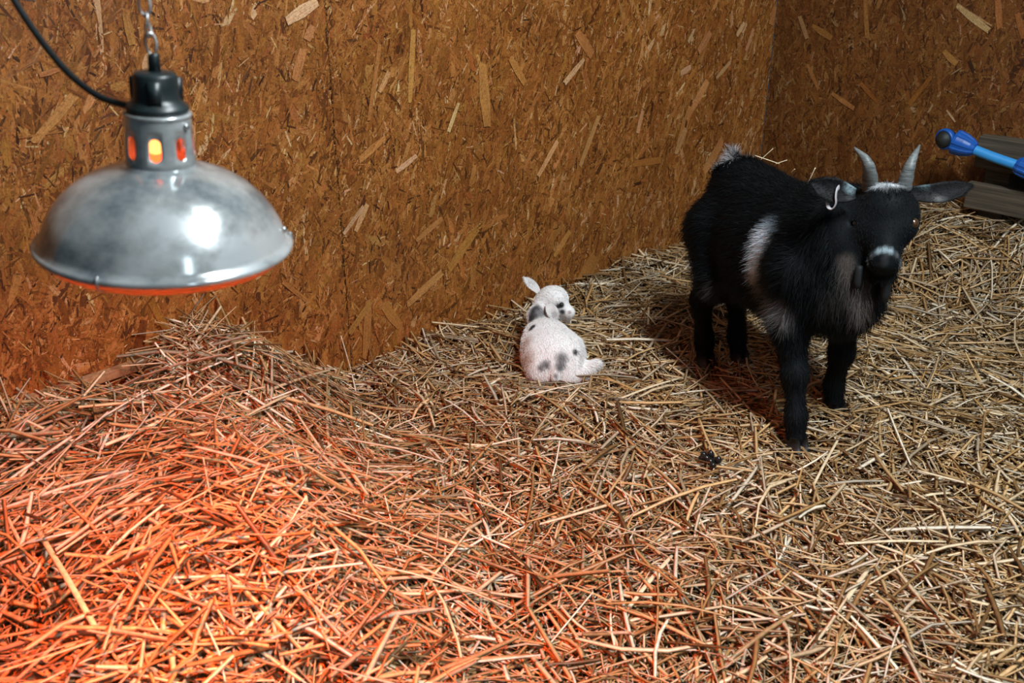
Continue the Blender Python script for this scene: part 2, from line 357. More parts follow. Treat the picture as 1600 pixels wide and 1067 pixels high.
STRAW_COL = np.array([(.78, .60, .38), (.64, .42, .20), (.50, .295, .115), (.36, .20, .075), (.20, .105, .040), (.60, .47, .33), (.90, .79, .62)])
def straws(n, seed, region, zr, lr, wr, pitch, seg, dirfn=None, heap=False, pale=.12, browse=1.0):
    """returns verts, quads, colours of n stalks laid over the surface"""
    rg = np.random.default_rng(seed); pts = []; got = 0
    while got < n:
        x = rg.uniform(-1.25, 2.3, n*2); y = rg.uniform(.45, 3.6, n*2)
        k = region(x, y, rg); pts.append(np.stack([x[k], y[k]], 1)); got += k.sum()
    p = np.concatenate(pts)[:n]; x, y = p.T
    th = rg.uniform(0, 2*PI, n) if dirfn is None else dirfn(x, y, rg)
    e = .03
    gx = (surf(x+e, y)-surf(x-e, y))/(2*e); gy = (surf(x, y+e)-surf(x, y-e))/(2*e)
    d = np.stack([np.cos(th), np.sin(th), gx*np.cos(th)+gy*np.sin(th)+np.tan(rg.normal(0, pitch, n))], 1); d /= np.linalg.norm(d, axis=1)[:, None]
    nn = np.stack([-gx, -gy, np.ones(n)], 1); nn /= np.linalg.norm(nn, axis=1)[:, None]
    sd = np.cross(nn, d); sd /= np.linalg.norm(sd, axis=1)[:, None]; upv = np.cross(d, sd)
    roll = rg.normal(0, .6, n); sd, upv = sd*np.cos(roll)[:, None]+upv*np.sin(roll)[:, None], upv*np.cos(roll)[:, None]-sd*np.sin(roll)[:, None]
    L = rg.uniform(0, 1, n)**1.4*(lr[1]-lr[0])+lr[0]; wd = rg.uniform(*wr, n); tk = wd*rg.uniform(.14, .55, n)
    z = surf(x, y)+rg.uniform(zr[0], zr[1], n)
    c = np.stack([x, y, z], 1)
    # keep both tips inside the boards and above the earth
    for sg in (-1, 1):
        tip = c+d*(sg*L/2)[:, None]; dl, dr = wall_dist(tip); m = np.minimum(dl, dr)-.006
        sh = np.where(m < 0, -m, 0); c += sh[:, None]*np.where((dl < dr)[:, None], NL, NR)
    us = np.linspace(-1, 1, seg+1); bend = rg.normal(0, .035, n)*L; bend2 = rg.normal(0, .03, n)*L
    kink = rg.random(n) < .12; kb = rg.normal(0, .12, n)*L*kink
    rings = []
    for u in us:
        q = 1-u*u
        ctr = c+d*(u*L/2)[:, None]+upv*(bend*q)[:, None]+sd*(bend2*q+kb*(1-abs(u)))[:, None]
        tw = 1.0 if abs(u) < .99 else .8
        a = sd*(wd*tw/2)[:, None]; b = upv*(tk*tw/2)[:, None]
        rings.append(np.stack([ctr+a, ctr+b, ctr-a, ctr-b], 1) if seg > 1 else np.stack([ctr+a, ctr+b, ctr-a], 1))
    m = rings[0].shape[1]; V = np.stack(rings, 1)                     # n, seg+1, m, 3
    idx = np.arange(n*(seg+1)*m).reshape(n, seg+1, m); F = []
    for i in range(seg):
        for k in range(m if m == 4 else m-1):
            k2 = (k+1) % m; F.append(np.stack([idx[:, i, k], idx[:, i, k2], idx[:, i+1, k2], idx[:, i+1, k]], 1))
    ci = rg.choice(len(STRAW_COL), n, p=[.20, .23, .18, .12, .08, .10, .09]); col = STRAW_COL[ci]*rg.uniform(.75, 1.1, (n, 1))
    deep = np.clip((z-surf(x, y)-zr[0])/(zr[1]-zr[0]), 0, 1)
    # lower straw is painted darker and browner, as shade in the gaps
    gap_shade = (.30+.70*deep)[:, None]; col = col*gap_shade*np.array([1, .97, .92])**(1-deep[:, None])*browse
    return V.reshape(-1, 3), np.concatenate(F), np.repeat(np.clip(col, 0, 1), (seg+1)*m, 0)

def in_pen(x, y):
    p = np.stack([x, y, np.zeros_like(x)], -1); dl, dr = wall_dist(p); return (dl > .004) & (dr > .004)
def seen(x, y): return (np.abs(x)/np.maximum(y, .1) < .66+.0*x)      # the part of the pen in front of the photographer, with a margin
def heapness(x, y): return heap_h(x, y)
KID_C = np.array([.09, 2.29])
def clear(x, y):                                                        # nothing grows through the kid
    return ((x-KID_C[0])/.075)**2+((y-KID_C[1])/.14)**2 > 1
def reg_bed(x, y, rg): return in_pen(x, y) & seen(x, y) & (heapness(x, y) < .05) & clear(x, y) & (y > .75)
def reg_heap(x, y, rg): return in_pen(x, y) & seen(x, y) & (heapness(x, y) > .035) & (y > .55)
def heap_dir(x, y, rg):
    th = np.where(y > 1.55, 2.75, .6)+rg.normal(0, .75, len(x)); r = rg.random(len(x)) < .35; th[r] = rg.uniform(0, 2*PI, r.sum()); return th

def base_grid(reg, drop, step=.03):
    xs = np.arange(-1.35, 2.4, step); ys = np.arange(.3, 3.65, step); X, Y = np.meshgrid(xs, ys, indexing='ij'); ok = reg(X.ravel(), Y.ravel(), None).reshape(X.shape)
    V = np.stack([X, Y, surf(X, Y)-drop], -1).reshape(-1, 3); I = np.arange(X.size).reshape(X.shape)
    k = ok[:-1, :-1] & ok[1:, :-1] & ok[1:, 1:] & ok[:-1, 1:]
    F = np.stack([I[:-1, :-1][k], I[1:, :-1][k], I[1:, 1:][k], I[:-1, 1:][k]], 1); return V, F
def straw_object(name, lots, gridreg, label):
    V, F, Cc, mi = [], [], [], []; n = 0
    gv, gf = base_grid(gridreg, .022); V.append(gv); F.append(gf); Cc.append(np.tile((.12, .075, .035), (len(gv), 1))); mi.append(np.ones(len(gf), np.int32)); n = len(gv)
    for v, f, c in lots: V.append(v); F.append(f+n); Cc.append(c); mi.append(np.zeros(len(f), np.int32)); n += len(v)
    me = np_mesh(name, np.concatenate(V), np.concatenate(F), 4); set_col(me, np.concatenate(Cc))
    me.polygons.foreach_set('material_index', np.concatenate(mi))
    return tag(obj(name, me, [M['straw'], M['litter']]), label, 'straw', kind='stuff')
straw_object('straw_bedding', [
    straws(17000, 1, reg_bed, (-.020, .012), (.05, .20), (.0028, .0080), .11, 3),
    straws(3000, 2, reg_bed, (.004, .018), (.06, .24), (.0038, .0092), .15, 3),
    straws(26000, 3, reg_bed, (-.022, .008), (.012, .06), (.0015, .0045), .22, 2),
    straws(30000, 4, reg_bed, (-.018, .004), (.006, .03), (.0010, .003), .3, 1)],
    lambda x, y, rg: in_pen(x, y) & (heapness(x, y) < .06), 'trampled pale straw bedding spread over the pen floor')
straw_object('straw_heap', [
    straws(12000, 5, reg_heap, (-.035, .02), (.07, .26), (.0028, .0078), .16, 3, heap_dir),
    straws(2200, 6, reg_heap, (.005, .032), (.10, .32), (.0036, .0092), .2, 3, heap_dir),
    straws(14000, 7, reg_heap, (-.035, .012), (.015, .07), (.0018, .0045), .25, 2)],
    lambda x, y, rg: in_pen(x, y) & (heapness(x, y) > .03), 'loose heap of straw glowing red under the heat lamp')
#@@REST@@
# ------------------------------------------------------------------ animals: one continuous skin grown from blended volumes, hair on top
class Body:
    def __init__(s, lo, hi, step):
        s.lo = np.array(lo, float); s.h = step; s.n = np.ceil((np.array(hi)-s.lo)/step).astype(int)+1
        s.g = np.full(s.n, 9.0, np.float32)
    def sub(s, lo, hi):
        i0 = np.clip(((lo-s.lo)/s.h).astype(int), 0, s.n-2); i1 = np.clip(np.ceil((hi-s.lo)/s.h).astype(int)+1, i0+1, s.n)
        ax = [s.lo[k]+s.h*np.arange(i0[k], i1[k]) for k in range(3)]
        return tuple(slice(i0[k], i1[k]) for k in range(3)), np.stack(np.meshgrid(*ax, indexing='ij'), -1)
    def blend(s, sl, d, k, cut=False):
        g = s.g[sl]
        if cut: d = -d; h = np.clip(.5-.5*(d-g)/k, 0, 1); s.g[sl] = g*h+d*(1-h) + k*h*(1-h); return
        h = np.clip(.5+.5*(d-g)/k, 0, 1); s.g[sl] = d*(1-h)+g*h-k*h*(1-h)
    def ell(s, c, r, fr=None, k=.03, cut=False):
        c = np.asarray(c, float); r = np.asarray(r, float); m = r.max()+k+.03
        sl, P = s.sub(c-m, c+m); q = P-c
        if fr is not None: q = q@np.array(fr).T
        k0 = np.linalg.norm(q/r, axis=-1); k1 = np.linalg.norm(q/r**2, axis=-1)+1e-9
        s.blend(sl, (k0*(k0-1)/k1).astype(np.float32), k, cut); return s
    def cap(s, a, b, ra, rb, k=.03, cut=False):
        a = np.asarray(a, float); b = np.asarray(b, float); m = max(ra, rb)+k+.03
        sl, P = s.sub(np.minimum(a, b)-m, np.maximum(a, b)+m); ab = b-a
        t = np.clip(((P-a)@ab)/(ab@ab), 0, 1)
        d = np.linalg.norm(P-a-t[..., None]*ab, axis=-1)-(ra+(rb-ra)*t)
        s.blend(sl, d.astype(np.float32), k, cut); return s
    def chain(s, pts, rr, k=.03):
        for i in range(len(pts)-1): s.cap(pts[i], pts[i+1], rr[i], rr[i+1], k)
        return s
    def nets(s):
        g = s.g; neg = g < 0; X, Y, Z = [q-1 for q in g.shape]
        cnt = np.zeros((X, Y, Z), np.int8)
        for i in (0, 1):
            for j in (0, 1):
                for k in (0, 1): cnt += neg[i:i+X, j:j+Y, k:k+Z]
        act = (cnt > 0) & (cnt < 8); ids = np.full((X, Y, Z), -1, np.int64); I = np.argwhere(act); ids[act] = np.arange(len(I))
        acc = np.zeros((len(I), 3)); num = np.zeros(len(I))
        cs = [np.array(q) for q in np.ndindex(2, 2, 2)]
        for a in cs:
            for ax in range(3):
                if a[ax]: continue
                b = a.copy(); b[ax] = 1
                va = g[tuple((I+a).T)]; vb = g[tuple((I+b).T)]; x = (va < 0) != (vb < 0)
                t = np.where(x, va/(va-vb+1e-12), 0); p = I+a+(t[:, None])*(b-a)
                acc[x] += p[x]; num[x] += 1
        V = s.lo+s.h*acc/num[:, None]; F = []
        for ax in range(3):
            o1, o2 = [q for q in range(3) if q != ax]
            A = neg.take(range(g.shape[ax]-1), ax); B = neg.take(range(1, g.shape[ax]), ax)
            e = np.argwhere(A != B); e = e[(e[:, o1] > 0) & (e[:, o2] > 0) & (e[:, o1] < g.shape[o1]-1) & (e[:, o2] < g.shape[o2]-1)]
            inn = neg[tuple(e.T)]
            u = np.eye(3, dtype=int)[o1]; v = np.eye(3, dtype=int)[o2]
            q = np.stack([ids[tuple((e-u-v).T)], ids[tuple((e-v).T)], ids[tuple(e.T)], ids[tuple((e-u).T)]], 1)
            flip = inn if ax != 1 else ~inn
            q[~flip] = q[~flip][:, ::-1]; F.append(q)
        F = np.concatenate(F); return V, F[(F >= 0).all(1)]
def smooth_verts(V, F, it=3):
    e = np.concatenate([F[:, [0, 1]], F[:, [1, 2]], F[:, [2, 3]], F[:, [3, 0]]]); e = np.concatenate([e, e[:, ::-1]])
    n = np.bincount(e[:, 0], minlength=len(V))[:, None]
    for _ in range(it):
        S = np.stack([np.bincount(e[:, 0], V[e[:, 1], k], len(V)) for k in range(3)], 1); V = .5*V+.5*S/np.maximum(n, 1)
    return V
def blobs(P, base, lst):
    col = np.tile(np.array(base, float), (len(P), 1))
    for c, r, cc, soft in lst:
        r = np.asarray(r, float); d = np.linalg.norm((P-np.asarray(c))/r, axis=1); m = sstep(1+soft, 1-soft, d)[:, None]
        col = col*(1-m)+np.array(cc)*m
    return col
def hair(name, V, F, Nn, count, seed, flow, length, colour, mat, parent, origin, rad, dens=None, npt=5, clump=.25):
    """combed hair as curves: flow(P) direction, length(P), colour(P)"""
    rg = np.random.default_rng(seed)
    A = V[F]; ar = np.linalg.norm(np.cross(A[:, 1]-A[:, 0], A[:, 3]-A[:, 0]), axis=1)
    if dens is not None: ar = ar*dens(A.mean(1))
    fi = rg.choice(len(F), count, p=ar/ar.sum()); a, b = rg.random(count)[:, None], rg.random(count)[:, None]
    bil = lambda Q: Q[F[fi, 0]]*(1-a)*(1-b)+Q[F[fi, 1]]*a*(1-b)+Q[F[fi, 2]]*a*b+Q[F[fi, 3]]*(1-a)*b
    P = bil(V); n = bil(Nn); n /= np.linalg.norm(n, axis=1)[:, None]
    f = flow(P, n); f = f-n*np.sum(f*n, 1)[:, None]; f /= np.linalg.norm(f, axis=1)[:, None]+1e-9
    f = f+rg.normal(0, clump, (count, 3)); L = length(P)*rg.uniform(.55, 1.25, count)
    lift = rg.uniform(.25, .6, count)[:, None]
    t = np.linspace(0, 1, npt)[None, :, None]
    d0 = n*lift+f; d0 /= np.linalg.norm(d0, axis=1)[:, None]
    pts = P[:, None]-n[:, None]*.001 + L[:, None, None]*(d0[:, None]*t + (f-n*.35)[:, None]*.18*t*t + np.array([0, 0, -.12])*t*t)
    hc = bpy.data.hair_curves.new(name); hc.add_curves([npt]*count)
    hc.attributes['position'].data.foreach_set('vector', (pts-np.asarray(origin)).astype(np.float32).ravel())
    ra = hc.attributes.new('radius', 'FLOAT', 'POINT'); tp = np.linspace(1, .25, npt)
    ra.data.foreach_set('value', (rad*tp[None]*rg.uniform(.7, 1.3, (count, 1))).astype(np.float32).ravel())
    ca = hc.attributes.new('tint', 'FLOAT_COLOR', 'CURVE'); c4 = np.ones((count, 4), np.float32); c4[:, :3] = np.clip(colour(P)*rg.uniform(.75, 1.2, (count, 1)), 0, 1)
    ca.data.foreach_set('color', c4.ravel())
    hc.materials.append(mat); o = bpy.data.objects.new(name, hc); C.objects.link(o); o.parent = parent; return o
def vnormals(me):
    n = np.empty(len(me.vertices)*3, np.float32); me.vertices.foreach_get('normal', n); return n.reshape(-1, 3).astype(float)
def blade(spine, wid, nrmv, cup, n=9, m=13, thick=.003):
    """cupped leaf (an ear): spine points, widths, face normal"""
    sp = spline(spine, m); v = []; wv = np.interp(np.linspace(0, 1, m), np.linspace(0, 1, len(wid)), wid)
    for i in range(m):
        t = nrm(sp[min(i+1, m-1)]-sp[max(i-1, 0)]); sdv = nrm(np.cross(t, nrmv)); nn = np.cross(sdv, t)
        for k in range(n):
            q = (k/(n-1)-.5)*2; v.append(sp[i]+sdv*wv[i]*q/2*(1-.15*cup*q*q)+nn*wv[i]*cup*(q*q)*.5)
    f = [(i*n+k, i*n+k+1, (i+1)*n+k+1, (i+1)*n+k) for i in range(m-1) for k in range(n-1)]
    return np.array(v), np.array(f)

# ---- the black goat
GO = np.array([.607, 2.127, 0.0]); GH = np.array([.359, -.933, 0]); GS = np.array([.933, .359, 0]); UP = np.array([0, 0, 1.0])
def G(a, l, z): return GO+GH*a+GS*l+UP*z
GFR = np.array([GH, GS, UP])
goat = empty('goat', GO+UP*surf(GO[:1], GO[1:2])[0], 'black horned goat standing in the straw with a white flank patch', 'goat'); gorg = np.array(goat.location)
B = Body((.15, 1.55, -.01), (1.10, 2.62, .72), .0048)
B.ell(G(-.015, 0, .365), (.210, .128, .135), GFR, .02).ell(G(-.155, .008, .400), (.115, .092, .112), GFR, .05).ell(G(.13, 0, .375), (.13, .108, .138), GFR, .05)
B.ell(G(.02, 0, .31), (.16, .115, .095), GFR, .04).ell(G(.20, .005, .335), (.085, .085, .095), GFR, .04)
B.cap(G(-.20, 0, .465), G(.14, 0, .462), .042, .045, .05)
P0 = at(1386, 284, 1.885); M0 = at(1381, 418, 1.790); hf = nrm(M0-P0); cdir = nrm(np.array([0, 0, CAM_H])-(P0+M0)/2); hn = nrm(cdir-hf*np.dot(cdir, hf)); hs = np.cross(hn, hf)
if hs[0] < 0: hs = -hs
HL = np.linalg.norm(M0-P0); HFR = np.array([hf, hs, hn])
def Hd(f, s, n): return P0+hf*f*HL+hs*s+hn*n
# neck
B.chain([G(.10, 0, .40), G(.19, .01, .455), Hd(.22, .0, -.085)], [.105, .080, .056], .05)
B.chain([G(.19, .02, .34), G(.225, .03, .42), Hd(.45, 0, -.075)], [.075, .058, .035], .04)
# head
B.ell(Hd(.26, 0, -.045), (.052, .056, .050), HFR, .03).ell(Hd(.44, .040, -.034), (.030, .019, .024), HFR, .022).ell(Hd(.44, -.040, -.034), (.030, .019, .024), HFR, .022)
B.cap(Hd(.35, 0, -.040), Hd(.82, 0, -.028), .047, .027, .025).ell(Hd(.90, 0, -.026), (.021, .030, .024), HFR, .015)
B.cap(Hd(.50, 0, -.080), Hd(.93, 0, -.046), .031, .020, .02)
B.ell(Hd(.20, 0, -.004), (.030, .034, .018), HFR, .02)
for sg in (-1, 1):
    B.ell(Hd(.94, sg*.013, -.003), (.0055, .007, .006), HFR, .006, cut=True)
    B.ell(Hd(.45, sg*.059, -.022), (.008, .006, .008), HFR, .006, cut=True)
# legs: hind with stifle forward and hock back, fore straight
HIND = {-1: [(-.165, -.060, .36), (-.105, -.078, .27), (-.215, -.060, .165), (-.193, -.056, .065), (-.186, -.055, .022)],
        1: [(-.165, .050, .36), (-.095, .066, .27), (-.205, .036, .165), (-.182, .032, .065), (-.170, .034, .022)]}
FORE = {-1: [(.155, -.070, .37), (.165, -.082, .265), (.205, -.082, .155), (.235, -.088, .065), (.245, -.089, .022)],
        1: [(.150, .070, .37), (.140, .082, .265), (.150, .082, .155), (.136, .086, .065), (.145, .088, .022)]}
for sg in (-1, 1):
    B.chain([G(*q) for q in HIND[sg]], [.082, .056, .024, .019, .021], .025); B.chain([G(*q) for q in FORE[sg]], [.070, .040, .023, .0185, .021], .025)
    B.ell(G(*FORE[sg][2])+GH*.004, (.021, .022, .024), GFR, .015)
# tail, carried up
TB = at(1146, 276, 2.345); TT = at(1146, 244, 2.36)
B.chain([G(-.25, 0, .455), TB, TT], [.030, .018, .008], .02)
gv, gf = B.nets(); gv = smooth_verts(gv, gf, 3)
BLK = (.0040, .0056, .0066)
flank = [at(1192, 352, 2.02), at(1186, 372, 2.02), at(1180, 395, 2.02), at(1176, 418, 2.03), at(1176, 438, 2.05)]
WHT, GRY, BRN = (.74, .80, .88), (.16, .15, .15), (.085, .074, .068)
def nearest(px, py):                       # the skin point of the near side seen there
    c0 = np.array([0, 0, CAM_H]); d = nrm(ray(px, py)); q = gv-c0; t = q@d; off = np.linalg.norm(q-t[:, None]*d, axis=1); k = off < .008
    return gv[k][np.argmin(t[k])] if k.any() else gv[np.argmin(off)]
GB = []
for (x, y, r, c) in ((1196, 352, .020, (.20, .24, .28)), (1186, 370, .021, WHT), (1178, 392, .022, WHT), (1175, 414, .021, WHT), (1174, 436, .017, (.42, .41, .42)), (1182, 455, .014, GRY), (1196, 478, .022, GRY), (1215, 492, .024, GRY),
                     (1322, 415, .016, BRN), (1326, 435, .020, BRN), (1335, 455, .024, (.07, .06, .056)), (1352, 466, .024, (.17, .15, .14)), (1350, 488, .020, (.13, .115, .105)), (1310, 470, .03, (.02, .018, .017)), (1120, 455, .018, (.05, .046, .044))):
    GB.append((nearest(x, y), (r, r, r), c, .75))
GB += [(Hd(.03, .010, -.004), (.014, .014, .014), (.55, .57, .6), .5), (Hd(.03, -.012, -.004), (.014, .014, .014), (.55, .57, .6), .5), (Hd(.10, -.002, 0), (.010, .010, .010), (.45, .47, .5), .6)]
for q in np.linspace(-1, 1, 7):            # pale ring round the muzzle
    GB.append((Hd(.80+.10*q*q, q*.029, -.004-.02*q*q), (.0065, .0065, .008), (.26, .33, .37) if abs(q) < .6 else (.09, .10, .11), .6))
GB += [(Hd(.93, 0, .0), (.010, .008, .012), (.02, .022, .024), .4)]
gcol = lambda P: blobs(P, BLK, GB)
gme = np_mesh('goat_body', gv, gf, 4, True); set_col(gme, gcol(gv)); gN = vnormals(gme)
gbody = obj('body', gme, M['skin'], goat, gorg)
def g_isleg(P): return sstep(.27, .20, P[:, 2])
def g_ishead(P): return (np.linalg.norm(P-Hd(.5, 0, -.03), axis=1) < .105)
def g_flow(P, n):
    f = -GH*.9+np.array([0, 0, -.55]); f = np.tile(f, (len(P), 1)); lg = g_isleg(P)[:, None]; f = f*(1-lg)+np.array([0, 0, -1.0])*lg
    hd = g_ishead(P); f[hd] = hf*.8+(P[hd]-Hd(.5, 0, -.03))*3
    bb = ((P-G(.22, .02, .36))@GH > -.03) & ~hd & (P[:, 2] > .22); f[bb] = np.array([0, 0, -1.0])-GH*.1
    tl = np.linalg.norm(P-TT, axis=1) < .075; f[tl] = np.array([-.25, 0, .9])+(P[tl]-TB)*np.array([14, 0, 0])
    return f
def g_len(P):
    L = np.full(len(P), .019); a = (P-GO)@GH; z = P[:, 2]
    L = np.where((z < .31) & (z > .2), .030, L); L = np.where((a < -.20) & (z < .36) & (z > .20), .040, L); L = np.where((a > .17) & (z > .25), .030, L)
    lg = g_isleg(P); L = L*(1-lg)+.011*lg; L = np.where(z < .05, .008, L)
    L = np.where(np.linalg.norm(P-TT, axis=1) < .055, .030, L); hd = g_ishead(P); L = np.where(hd, .0055, L)
    L = np.where(np.linalg.norm(P-Hd(.05, 0, 0), axis=1) < .03, .012, L)
    L = np.where(np.linalg.norm(P-Hd(.94, 0, -.0), axis=1) < .022, .0012, L); L = np.where(np.linalg.norm(P-Hd(1.0, 0, -.06), axis=1) < .025, .018, L); return L
def g_hcol(P):
    c = gcol(P); c = np.where((P-TT)@GH[:, None] < -.004, (.55, .54, .55), c) if False else c
    tl = np.linalg.norm(P-TT, axis=1) < .048; k = tl & (((P-(TB+TT)/2)[:, 0] < -.002) | (R.random(len(P)) < .22)); c[k] = (.52, .50, .51); return c
hair('fur', gv, gf, gN, 85000, 21, g_flow, g_len, g_hcol, M['fur'], goat, gorg, .00042, dens=lambda P: np.where(P[:, 2] < .03, .05, 1.0)*np.where(g_ishead(P), 1.8, 1.0)*np.where(np.linalg.norm(P-TT, axis=1) < .07, 2.5, 1))
# eyes, horns, ears, tag, toggles, hooves
def eye_parts(parent, org, c, r, out, side, irismat, pupil=True):
    e = MB(); e.lathe([(r*math.sin(t), r*math.cos(t)) for t in np.linspace(.001, PI-.001, 12)], 20, c, out)
    eb = obj('eye', e.mesh('eye'), irismat, parent, org)
    if pupil:
        p = MB(); sdv = nrm(np.cross(out, side)); v = []
        for k in range(16):
            q = 2*PI*k/16; x, y = .62*math.cos(q)*r, .22*math.sin(q)*r; v.append(np.asarray(c)+nrm(out)*math.sqrt(r*r-x*x-y*y)*1.02+nrm(side)*x+sdv*y)
        p.add(v, [tuple(range(16))]); obj('pupil', p.mesh('pupil', False), M['black'], eb)
        bpy.data.meshes[p and obj and eb.children[0].data.name].transform(Matrix.Translation(-Vector(org)))
    return eb
iris = plain('amber_iris', (.055, .026, .010), .15, 0, .3, 600)
for sg in (-1, 1): eye_parts(goat, gorg, Hd(.45, sg*.0495, -.0215), .0110, hs*sg*.8+hn*.6, hf, iris)
for sg, b0, md, tp in ((-1, (1364, 281), (1356, 256), (1335, 231)), (1, (1411, 283), (1423, 256), (1437, 227))):
    c0 = Hd(.035, sg*.030, -.020)
    pts = spline([c0-hn*.006, at(*md, 1.888), at(*tp, 1.925)], 16); rr = [(.0150*(1-(k/15)**1.25)+.0022)*(1+.045*math.sin(k*2.1)) for k in range(16)]
    obj('horn', MB().tube(pts, rr, 14, True, .9).mesh('horn'), M['horn'], goat, gorg)
EAR = {-1: [(1336, 303, 1.870), (1312, 300, 1.862), (1290, 294, 1.865), (1267, 284, 1.875)], 1: [(1416, 302, 1.905), (1455, 303, 1.888), (1488, 298, 1.89), (1517, 289, 1.90)]}
for sg in (-1, 1):
    ev, ef = blade([at(*q) for q in EAR[sg]], [.022, .042, .050, .040, .006] if sg < 0 else [.024, .036, .042, .034, .006], hn*.9-UP*.1, .32)
    lst = [(at(1331, 291, 1.868), (.013,)*3, (.22, .30, .33), .6), (at(1322, 318, 1.865), (.012,)*3, (.10, .105, .11), .7)] if sg < 0 else \
          [(at(1444, 290, 1.885), (.012,)*3, (.16, .24, .26), .6), (at(1464, 320, 1.885), (.014,)*3, (.26, .26, .25), .6), (at(1474, 326, 1.888), (.007,)*3, (.2, .19, .19), .5)]
    ecol = lambda P: blobs(P, (.010, .010, .011), lst)
    em = np_mesh('ear', ev, ef, 4, True); set_col(em, ecol(ev)); en = vnormals(em)
    eo = obj('ear', em, M['skin'], goat, gorg); so = eo.modifiers.new('rim', 'SOLIDIFY'); so.thickness = .003; so.offset = 0
    etip = at(*EAR[sg][3])-at(*EAR[sg][0]); en2 = en*np.sign(en@hn)[:, None]
    hair('ear_hair', ev, ef, en2, 2600, 30+sg, lambda P, n: np.tile(etip, (len(P), 1)), lambda P: np.full(len(P), .007), ecol, M['fur'], eo, gorg, .00035)
    hair('ear_hair', ev, ef, -en2, 2600, 40+sg, lambda P, n: np.tile(etip, (len(P), 1)), lambda P: np.full(len(P), .007), lambda P: blobs(P, BLK, []), M['fur'], eo, gorg, .00035)
tg = spline([at(1313, 291, 1.872), at(1308, 296, 1.852), at(1306, 306, 1.846), at(1306, 318, 1.844), at(1301, 326, 1.846), at(1295, 324, 1.852), at(1294, 314, 1.862), at(1298, 306, 1.885)], 26)
o = obj('ear_tag', MB().tube(tg, .0052, 10, True, .3, up=hs).mesh('ear_tag'), M['tagm'], goat, gorg); o['label'] = 'grey looped ear tag'
for x, y in ((1341, 432), (1384, 452)):
    c = at(x, y, 1.845 if x < 1360 else 1.83); tv = MB().tube(spline([c+UP*.022, c, c-UP*.026], 10), [.006, .0075, .0085, .0090, .0092, .0092, .009, .0085, .007, .003], 12)
    wm = tv.mesh('toggle'); set_col(wm, np.tile((.02, .022, .024), (len(wm.vertices), 1))); obj('throat_toggle', wm, M['skin'], goat, gorg)
for q in list(HIND.values())+list(FORE.values()):
    c = G(q[4][0]+.006, q[4][1], 0); hm = MB()
    for sg in (-1, 1):
        cc = c+GS*.0105*sg; st = []
        for z, r, fw in ((.030, .0125, -.002), (.016, .0135, .003), (.002, .0145, .008)):
            for k in range(14):
                t = 2*PI*k/14; st.append(cc+UP*z+GH*(fw+r*1.45*math.cos(t)-(.008 if math.cos(t) < -.6 else 0))+GS*r*.72*math.sin(t))
        fcs = [(i*14+k, i*14+(k+1) % 14, (i+1)*14+(k+1) % 14, (i+1)*14+k) for i in range(2) for k in range(14)]+[tuple(range(14)), tuple(range(41, 27, -1))]
        hm.add(st, fcs)
    obj('hoof', hm.mesh('hoof'), M['hoof'], goat, gorg)

# ---- the white kid, lying with its back to us, its head turned to the right
KO = np.array([.10, 2.27, 0.0]); kid = empty('kid', KO+UP*surf(KO[:1], KO[1:2])[0], 'small white kid with grey spots lying curled up on the straw', 'goat kid'); korg = np.array(kid.location)
K = Body((-.10, 2.02, -.02), (.32, 2.62, .24), .003)
def pk(x, y, Y): return at(x, y, Y)
rump = pk(868, 556, 2.225); mid = pk(860, 544, 2.265); sho = pk(850, 527, 2.30)
K.ell(rump, (.060, .062, .058), k=.02).ell(mid, (.066, .075, .060), k=.03).ell(sho, (.050, .055, .046), k=.03)
K.ell(pk(838, 560, 2.235), (.034, .062, .045), k=.03).ell(pk(892, 558, 2.24), (.030, .058, .045), k=.03)      # thighs
K.ell(pk(848, 582, 2.19), (.036, .036, .034), k=.025).ell(pk(886, 582, 2.195), (.034, .036, .034), k=.025)
K.chain([pk(886, 590, 2.185), pk(905, 586, 2.19), pk(918, 576, 2.20), pk(932, 569, 2.21)], [.026, .017, .0145, .0125], .015)
K.chain([pk(868, 575, 2.165), pk(868, 590, 2.150)], [.014, .010], .01)                                            # tail
K.chain([pk(848, 520, 2.325), pk(842, 495, 2.355), pk(848, 474, 2.385)], [.036, .027, .024], .014)               # neck
hc_ = pk(860, 466, 2.39); mz = pk(889, 488, 2.365)
K.ell(hc_, (.033, .034, .030), k=.010).ell(pk(870, 466, 2.385), (.028, .032, .027), k=.015)
K.cap(pk(870, 474, 2.385), mz, .024, .0155, .015).cap(pk(868, 485, 2.39), pk(886, 496, 2.375), .019, .012, .015).ell(pk(891, 488, 2.374), (.010, .012, .011), k=.01)
kv, kf = K.nets(); kv = smooth_verts(kv, kf, 2)
def knear(px, py):
    c0 = np.array([0, 0, CAM_H]); d = nrm(ray(px, py)); q = kv-c0; t = q@d; off = np.linalg.norm(q-t[:, None]*d, axis=1); k = off < .006
    return kv[k][np.argmin(t[k])] if k.any() else kv[np.argmin(off)]
KW, DG, MG = (.84, .83, .82), (.045, .045, .05), (.20, .195, .20)
KB = [(knear(x, y), (rx, rx, rx), c, s_) for (x, y, rx, c, s_) in (
    (832, 488, .018, DG, .6), (836, 480, .014, DG, .6), (827, 497, .012, DG, .5), (846, 486, .014, MG, .7), (831, 507, .008, DG, .4), (826, 512, .007, DG, .4),
    (880, 562, .014, MG, .8), (878, 572, .013, (.14, .135, .14), .7), (850, 568, .011, (.16, .15, .155), .7), (842, 573, .009, MG, .7), (902, 548, .008, DG, .5), (872, 586, .006, MG, .6),
    (880, 479, .008, DG, .4), (874, 482, .007, DG, .4), (878, 490, .007, DG, .5), (892, 489, .005, (.38, .30, .29), .6), (819, 560, .022, (.55, .42, .36), .9), (818, 535, .018, (.55, .43, .38), .9))]  # last two blobs paint the lamp's pink tint and shade on the left flank
kcol = lambda P: blobs(P, KW, KB)
